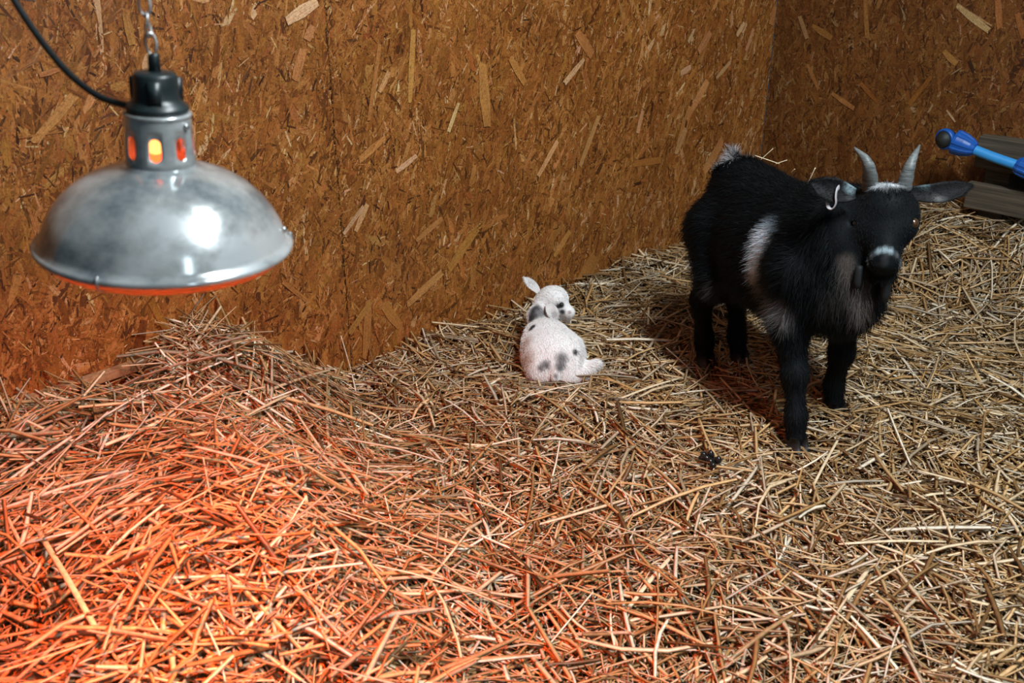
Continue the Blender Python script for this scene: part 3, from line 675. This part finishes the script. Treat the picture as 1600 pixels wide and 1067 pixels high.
kme = np_mesh('kid_body', kv, kf, 4, True); set_col(kme, kcol(kv)); kN = vnormals(kme); obj('body', kme, M['kidskin'], kid, korg)
def k_flow(P, n):
    f = np.tile(rump-sho, (len(P), 1))+np.array([0, 0, -.05]); hd = np.linalg.norm(P-hc_, axis=1) < .05; f[hd] = -(mz-hc_)
    lg = (P-pk(900, 585, 2.19))[:, 0] > 0; f[lg] = np.array([.6, .1, -.6]); return f
hair('coat', kv, kf, kN, 42000, 51, k_flow, lambda P: np.where(np.linalg.norm(P-mz, axis=1) < .03, .003, np.where(P[:, 0] > .16, .010, .0065)), kcol, M['kidfur'], kid, korg, .00036, clump=.22)
for sp, wid, nv in (([pk(842, 458, 2.40), pk(834, 449, 2.415), pk(826, 441, 2.425), pk(819, 435, 2.43)], [.012, .026, .028, .020, .003], np.array([.45, -.8, .5])),
                    ([pk(857, 474, 2.345), pk(861, 484, 2.330), pk(865, 492, 2.322), pk(869, 502, 2.322)], [.014, .030, .032, .022, .003], np.array([.25, -.9, .3]))):
    ev, ef = blade(sp, wid, nv, .25, 7, 11); em = np_mesh('kid_ear', ev, ef, 4, True); set_col(em, np.tile((.62, .59, .58), (len(ev), 1))); en = vnormals(em); en = en*np.sign(en@nv)[:, None]
    eo = obj('ear', em, M['kidskin'], kid, korg); so = eo.modifiers.new('rim', 'SOLIDIFY'); so.thickness = .002; so.offset = 0
    dirv = sp[3]-sp[0]; ec = lambda P: blobs(P, KW, [((sp[1]+sp[2])/2, (.010,)*3, (.26, .24, .24), .8)])
    hair('ear_hair', ev, ef, en, 900, 61, lambda P, n: np.tile(dirv, (len(P), 1)), lambda P: np.full(len(P), .006), ec, M['kidfur'], eo, korg, .0003)
    hair('ear_hair', ev, ef, -en, 900, 62, lambda P, n: np.tile(dirv, (len(P), 1)), lambda P: np.full(len(P), .006), ec, M['kidfur'], eo, korg, .0003)
eye_parts(kid, korg, knear(879, 478), .0052, np.array([.5, -.75, .3]), mz-hc_, M['black'], False)

# ------------------------------------------------------------------ heat lamp on its chain
LZ = 1.02; ld = ray(260, 378); LO = np.array([0, 0, CAM_H])+ld*(LZ/1.0)
lamp = empty('heat_lamp', LO, 'dented aluminium heat lamp hanging on a chain above the straw heap', 'lamp')
lamp.rotation_euler = (0, math.radians(4.5), 0); lamp.scale = (.965,)*3
TILT = np.array(Matrix.Rotation(math.radians(4.5), 3, 'Y'))*.965
outer = [(.1285, -.0035), (.1310, -.0015), (.1315, .0015), (.1295, .0040), (.1262, .0045), (.1235, .010), (.1195, .021), (.1125, .034), (.1020, .048), (.0880, .061), (.0720, .071), (.0560, .0775), (.0420, .0815), (.0365, .0835), (.0350, .0860)]
inner = [(max(r-.0016, .03), z-.0012) for r, z in outer[4:]][::-1]+[(.1262, -.0010)]
sh = MB().lathe(outer+inner, 96, closed=True); obj('shade', sh.mesh('shade'), M['alu'], lamp)
# vented collar: eight rounded slots cut through the sheet
def collar():
    m = MB(); ns, nh = 8, 24; z0, z1, zc, hh, hw = .083, .136, .106, .0115, .0058
    def rad(z): return .0350-(z-z0)/(z1-z0)*.0030
    for sidx in range(ns):
        c = 2*PI*(sidx+.5)/ns-PI/2+math.radians(-12); half = PI/ns; hole = []; outr = []
        for k in range(nh):
            t = 2*PI*k/nh; x, y = math.cos(t), math.sin(t); hx = hw*x; hy = (hh-hw)*(1 if y > 1e-6 else -1 if y < -1e-6 else 0)+hw*y
            hole.append((c+hx/.034, zc+hy)); q = max(abs(x), abs(y)); ex, ey = x/q, y/q
            outr.append((c+half*ex, (z0+z1)/2+(z1-z0)/2*ey))
        ring = lambda L, dr: [((rad(z)-dr)*math.cos(a), (rad(z)-dr)*math.sin(a), z) for a, z in L]
        mids = [[((1-f)*a[0]+f*b[0], (1-f)*a[1]+f*b[1]) for a, b in zip(hole, outr)] for f in (0, .5, 1)]
        v = []
        for L in mids: v += ring(L, 0)
        for L in mids: v += ring(L, .0012)
        f = []
        for lay, fl in ((0, False), (3, True)):
            for i in range(2):
                for k in range(nh):
                    q = ((lay+i)*nh+k, (lay+i+1)*nh+k, (lay+i+1)*nh+(k+1) % nh, (lay+i)*nh+(k+1) % nh); f.append(q[::-1] if fl else q)
        for k in range(nh): f.append((k, (k+1) % nh, 3*nh+(k+1) % nh, 3*nh+k))
        m.add(v, f)
    return m
obj('vented_collar', collar().mesh('collar', True), M['alu'], lamp)
obj('collar_rim', MB().lathe([(.0320, .1345), (.0335, .1355), (.0330, .1380), (.0300, .1385), (.0240, .1380), (.0240, .1370), (.0310, .1350)], 48, closed=True).mesh('collar_rim'), M['alu'], lamp)
sock = MB().lathe([(.001, .1375), (.0265, .1375), (.0300, .1395), (.0310, .1425), (.0302, .1445), (.0265, .1480), (.0235, .1505), (.0222, .1535), (.0215, .1630), (.0210, .1740), (.0195, .1765), (.0120, .1780), (.001, .1782)], 40)
so_ = obj('socket', sock.mesh('socket'), M['bake'], lamp)
for k in range(3):
    t = math.radians(-75+k*120); d = np.array([math.cos(t), math.sin(t), 0])
    obj('socket_rib', MB().box(d*.0225+UP*.158, d*.0035, np.cross(UP, d)*.006, UP*.013).mesh('rib'), M['bake'], so_)
stub = obj('hanging_stub', MB().tube([(0, 0, .176), (0, 0, .193), (-.0008, 0, .195)], [.0062, .0058, .0045], 12).mesh('stub'), M['bake'], lamp)
# red bulb inside, a lip made translucent to glow below the shade, guard clips and a rivet
bulb = MB().lathe([(.001, .137), (.0085, .136), (.0085, .128), (.0090, .110), (.0110, .095), (.0200, .080), (.0360, .066), (.0470, .050), (.0540, .034), (.0555, .026), (.0500, .017), (.0380, .0120), (.0200, .0098), (.001, .0092)], 40)
bo = obj('bulb', bulb.mesh('bulb'), M['bulb'], lamp)
obj('filament_glow', MB().lathe([(.0125*math.sin(t), .1085+.0125*math.cos(t)) for t in np.linspace(.01, PI-.01, 12)], 20, (-.002, -.006, 0)).mesh('filament'), M['hot'], bo)
lip = MB().lathe([(.1195, -.002), (.1205, -.0105), (.1180, -.0128), (.1125, -.0122), (.1150, -.010), (.1165, -.002)], 96, closed=True)
obj('glow_lip', lip.mesh('glow_lip'), M['lip'], lamp)
for k in range(3):
    t = math.radians(-101+120*k); d = np.array([math.cos(t), math.sin(t), 0]); e = np.cross(UP, d)
    cl = MB().tube([d*.1275+UP*.0065, d*.1305+UP*.0055, d*.1325+UP*.000, d*.1290-UP*.0075, d*.1215-UP*.0105], .0013, 8)
    obj('guard_clip', cl.mesh('guard_clip'), M['steel'], lamp)
for k in range(6):
    t = PI*k/6; d = np.array([math.cos(t), math.sin(t), 0])
    obj('guard_wire', MB().tube([d*.117-UP*.007, d*.06-UP*.013, -d*.06-UP*.013, -d*.117-UP*.007], .0011, 6).mesh('guard_wire'), M['steel'], lamp)
for t, r, z in ((math.radians(8), .1225, .018), (math.radians(-20), .0338, .128)):
    d = np.array([math.cos(t), math.sin(t), .35]); obj('rivet', MB().lathe([(.0035, 0), (.0032, .0014), (.002, .0022), (.0004, .0024)], 12, (r*math.cos(t), r*math.sin(t), z), d).mesh('rivet'), M['steel'], lamp)
def to_l(x, y, Y): return np.linalg.inv(TILT)@(at(x, y, Y)-LO)
LY = LO[1]
cp = [to_l(212, 166, LY-.012), to_l(190, 163, LY-.005), to_l(150, 148, LY+.01), to_l(105, 112, LY+.03), to_l(62, 60, LY+.06), to_l(22, 0, LY+.09), to_l(-20, -75, LY+.12), to_l(-60, -200, LY+.15), to_l(-70, -420, LY+.15)]
o = obj('power_cord', MB().tube(spline(cp, 60), .0036, 10).mesh('power_cord'), M['cord'], lamp); o['label'] = 'black power cord'
ll = bpy.data.lights.new('lamp_glow', 'AREA'); ll.shape = 'DISK'; ll.size = .10; ll.energy = 18.0; ll.spread = math.radians(140); ll.color = (1.0, .115, .020)
lo = bpy.data.objects.new('lamp_glow', ll); C.objects.link(lo); lo.parent = lamp; lo.location = (0, 0, .0075)

# chain of twisted links up to a roof beam
top = LO+TILT@np.array([-.0008, 0, .1945]); BEAM_Z = 1.98
chain = empty('hanging_chain', top, 'twisted galvanised chain holding the heat lamp', 'chain')
lk = MB()
def link_pts(tw):
    out = []
    for k in range(24):
        t = 2*PI*k/24; z = .0105*math.cos(t); x = .0052*math.sin(t)*(1.0 if abs(math.sin(t)) > .2 else 1); q = tw*z/.0105; out.append((x*math.cos(q), x*math.sin(q), z))
    return out
lp = link_pts(.55); lk.tube(lp+[lp[0]], .00135, 8, False); lme = lk.mesh('chain_link'); first = True; z = .0085; k = 0
while top[2]+z < BEAM_Z-.005:
    o = obj('chain_link', lme, [] if not first else M['steel'], chain) if first else bpy.data.objects.new('chain_link', lme)
    if not first: C.objects.link(o); o.parent = chain
    first = False; o.location = (-.0025*math.sin(z*9)*1.5, .002*math.sin(z*13), z); o.rotation_euler = (0, 0, (k % 2)*PI/2+k*.12); z += .0178; k += 1
bm_ = MB().box((top[0], top[1]+.25, BEAM_Z+.05), (.04, 0, 0), (0, 1.1, 0), (0, 0, .05))
tag(obj('trim_2', bm_.mesh('beam', False), M['wood']), 'timber roof beam carrying the lamp chain', kind='structure')

# ------------------------------------------------------------------ timber pallet against the right wall, blue hose across it
pu0 = on_wall(1518, 300, CORNER, RD, NR)[0]
PB = CORNER+RD*(pu0+.45)+NR*.075; pz = surf(PB[:1], PB[1:2])[0]
pal = empty('pallet', PB+UP*.10, 'grey timber pallet standing on edge against the darkened board wall', 'pallet'); porg = np.array(pal.location)
def pz_at(py, px, off):                       # height where a photo point meets the pallet's face
    d = ray(px, py); c0 = np.array([0, 0, CAM_H]); q = CORNER+NR*off; t = np.dot(q-c0, NR)/np.dot(d, NR); p = c0+d*t; return np.dot(p-CORNER, RD), p[2]
OFF = .115
def plank(pl, pr, thick, off, lean=0.0):
    u0, ztop = pz_at(pl[1], pl[0], off); _, zbot = pz_at(pr[1], pr[0], off)
    c = CORNER+RD*(u0+.48)+NR*(off-thick/2)+UP*((ztop+zbot)/2); up = nrm(UP+NR*lean)
    mm = MB().box((0, 0, 0), (.48, 0, 0), (0, thick/2, 0), (0, 0, (ztop-zbot)/2)).mesh('plank', False)
    o = obj('plank', mm, M['wood'], pal); Rm = Matrix((tuple(RD), tuple(NR), tuple(UP))).transposed(); o.matrix_local = Matrix.Translation(Vector(c-porg)) @ Rm.to_4x4(); bevel(o, .003); return o, u0, ztop, zbot
p1 = plank((1530, 212), (1530, 262), .040, OFF); p2 = plank((1512, 284), (1512, 325), .026, OFF)
c = CORNER+RD*(p1[1]+.48)+NR*.008+UP*(p2[2]+.05); o = obj('back_board', MB().box((0, 0, 0), (.48, 0, 0), (0, .007, 0), (0, 0, .075)).mesh('back_board', False), M['wood'], pal)
o.matrix_local = Matrix.Translation(Vector(c-porg)) @ Matrix((tuple(RD), tuple(NR), tuple(UP))).transposed().to_4x4()
for du in (.06, .45, .86):
    zt, zb_ = p1[2]-.01, -.02; c = CORNER+RD*(p1[1]+du)+NR*.045+UP*(zt+zb_)/2
    o = obj('stringer', MB().box((0, 0, 0), (.035, 0, 0), (0, .030, 0), (0, 0, (zt-zb_)/2)).mesh('stringer', False), M['wood'], pal)
    o.matrix_local = Matrix.Translation(Vector(c-porg)) @ Matrix((tuple(RD), tuple(NR), tuple(UP))).transposed().to_4x4(); bevel(o, .003)
# hose
def face(px, py, off): u, z = pz_at(py, px, off); return CORNER+RD*u+NR*off+UP*z
h0 = face(1484, 217, .150); h1 = face(1494, 222, .148); h2 = face(1600, 262, .142); h3 = face(1640, 276, .142)
hose = empty('hose', h2, 'pale blue hose with dark blue ribbed couplings resting across the pallet', 'hose'); horg = np.array(hose.location)
hd_ = nrm(h2-h1)
obj('hose_tube', MB().tube(spline([h1, (h1+h2)/2-UP*.003, h2, h3, h3+hd_*.25-UP*.06, h3+hd_*.45-UP*.30], 40), .0145, 16).mesh('hose_tube'), M['blue'], hose, horg)
def ribbed(a, d, prof, n=60, ribs=12, depth=.0018):
    m = MB(); m.lathe(prof, n, a, d); V = np.array(m.v); ax = nrm(d); q = V-np.asarray(a); zc = q@ax; rr = q-zc[:, None]*ax; kk = np.arange(len(V)) % n
    f = np.where(((kk*ribs*2)//n) % 2 == 0, 1.0, 1-depth/.026); m.v = [tuple(p) for p in np.asarray(a)+zc[:, None]*ax+rr*f[:, None]]; return m
cup = obj('coupling', ribbed(h1-hd_*.006, hd_, [(.018, 0), (.036, .002), (.037, .010), (.034, .032), (.027, .052), (.0195, .064), (.0145, .066)], ribs=9).mesh('coupling', False), M['blue2'], hose, horg)
obj('coupling', ribbed(h2-hd_*.012, hd_, [(.0145, -.012), (.0215, -.010), (.027, .0), (.029, .02), (.029, .055), (.024, .07), (.0148, .075)], ribs=10).mesh('coupling', False), M['blue2'], hose, horg)
kdir = nrm(np.array([-1.0, -.55, -.10])); kc = face(1478, 217, .155)
ring_ = MB().lathe([(.0250, -.006), (.0305, -.006), (.0315, .002), (.0305, .010), (.0255, .012), (.0245, .004)], 40, kc, kdir, closed=True)
obj('end_ring', ring_.mesh('end_ring'), M['blue2'], hose, horg)
obj('end_plug', MB().lathe([(.001, .030), (.010, .028), (.019, .022), (.0265, .010), (.0275, -.004), (.022, -.022), (.010, -.030), (.001, -.032)], 32, kc, kdir).mesh('end_plug'), M['black'], hose, horg)

# ------------------------------------------------------------------ droppings and loose stalks
dm = MB().lathe([(.0075*math.sin(t)*(1+.1*math.cos(t)), .0100*math.cos(t)) for t in np.linspace(.02, PI-.02, 9)], 12).mesh('dropping'); dm.materials.append(M['dung'])
for k, (x, y) in enumerate(((1096, 719), (1103, 722), (1110, 718), (1117, 724), (1108, 728), (1121, 731), (1113, 733), (1100, 715))):
    p = atz(x, y, .012); o = bpy.data.objects.new('dropping', dm); C.objects.link(o); o.location = (p[0], p[1], surf(p[:1], p[1:2])[0]+.020+.004*(k % 3)); o.rotation_euler = (R.uniform(0, 3), R.uniform(0, 3), 0)
    tag(o, 'small black dropping in the straw in front of the goat', 'dropping', 'droppings in the straw')
def stalk(p, q, rad, label, sag=.0, col=(.74, .60, .40), group=None):
    p, q = np.asarray(p), np.asarray(q); mid = (p+q)/2+UP*sag; pts = spline([p, mid, q], 9); o0 = pts[0].copy()
    m = MB().tube(pts-o0, [rad*.8]+[rad]*3+[rad*1.12]+[rad]*3+[rad*.7], 7, True, .55).mesh('straw_stalk'); set_col(m, np.tile(col, (len(m.vertices), 1)))
    return tag(obj('straw_stalk', m, M['straw'], loc=tuple(o0)), label, 'straw stalk', group)
def lay(x1, y1, x2, y2, rad, label, lift=.014, col=(.74, .60, .40)):
    a, b = atz(x1, y1, .01), atz(x2, y2, .01)
    for _ in range(4):
        a = atz(x1, y1, surf(a[:1], a[1:2])[0]+lift); b = atz(x2, y2, surf(b[:1], b[1:2])[0]+lift)
    return stalk(a, b, rad, label, .004, col)
a = on_wall(537, 578, W0, WD, NL); b = on_wall(528, 522, W0, WD, NL)
stalk(W0+WD*a[0]+NL*.035+UP*a[1], W0+WD*b[0]+NL*.012+UP*b[1], .0016, 'thin pale stalk standing upright against the board wall beside the heap', col=(.7, .55, .42))
for q in ((1050, 868, 978, 955, .0040, 'long pale stalk lying aslant below the dark droppings'), (1290, 985, 1358, 888, .0042, 'thick tan stalk lying aslant in the straw near the lower edge'),
          (1362, 848, 1464, 892, .0034, 'bright stalk lying across the straw in front of the goat, crossing a flat one'), (1310, 850, 1478, 846, .0032, 'flat pale stalk crossed by the bright one in front of the goat'),
          (1312, 682, 1265, 770, .0030, 'dull bent stalk running down from the near front hoof'), (880, 505, 985, 540, .0028, 'pale stalk lying beside the head of the white kid'),
          (905, 534, 1010, 548, .0030, 'cream stalk pointing from the rump of the kid to the goat'), (968, 623, 1065, 590, .0034, 'long straight stalk lying between the kid and the goat'),
          (1125, 590, 1195, 668, .0028, 'brown stalk lying in the shadow under the goat'), (1425, 780, 1485, 770, .0034, 'short white stalk lying in the straw below the goat head')):
    lay(*q)
for q in ((70, 940, 300, 850, .0050, 'broad orange stalk lying across the front of the glowing heap'), (255, 985, 250, 720, .0040, 'long straight stalk running down the glowing heap'),
          (350, 668, 490, 600, .0038, 'pale stalk near the top of the heap under the lamp'), (60, 830, 160, 1000, .0042, 'dim red stalk at the shaded end of the heap')):
    lay(*q, lift=.03, col=(.70, .54, .33))
def back(px, py): return nearest(px, py)
for (x1, y1, x2, y2, lb) in ((1188, 250, 1208, 232, 'short straw stalk sticking up from the goat back nearest the tail'), (1180, 243, 1218, 256, 'flat straw stalk lying along the goat back'),
                             (1212, 256, 1230, 250, 'small straw stalk across the middle of the goat back'), (1236, 270, 1242, 264, 'tiny straw stalk on the goat back towards the ears'), (1262, 287, 1274, 262, 'thin straw stalk standing behind the tagged ear')):
    a = back(x1, y1+10); Y = a[1]; stalk(at(x1, y1, Y), at(x2, y2, Y-.01), .0016, lb, col=(.78, .62, .42))
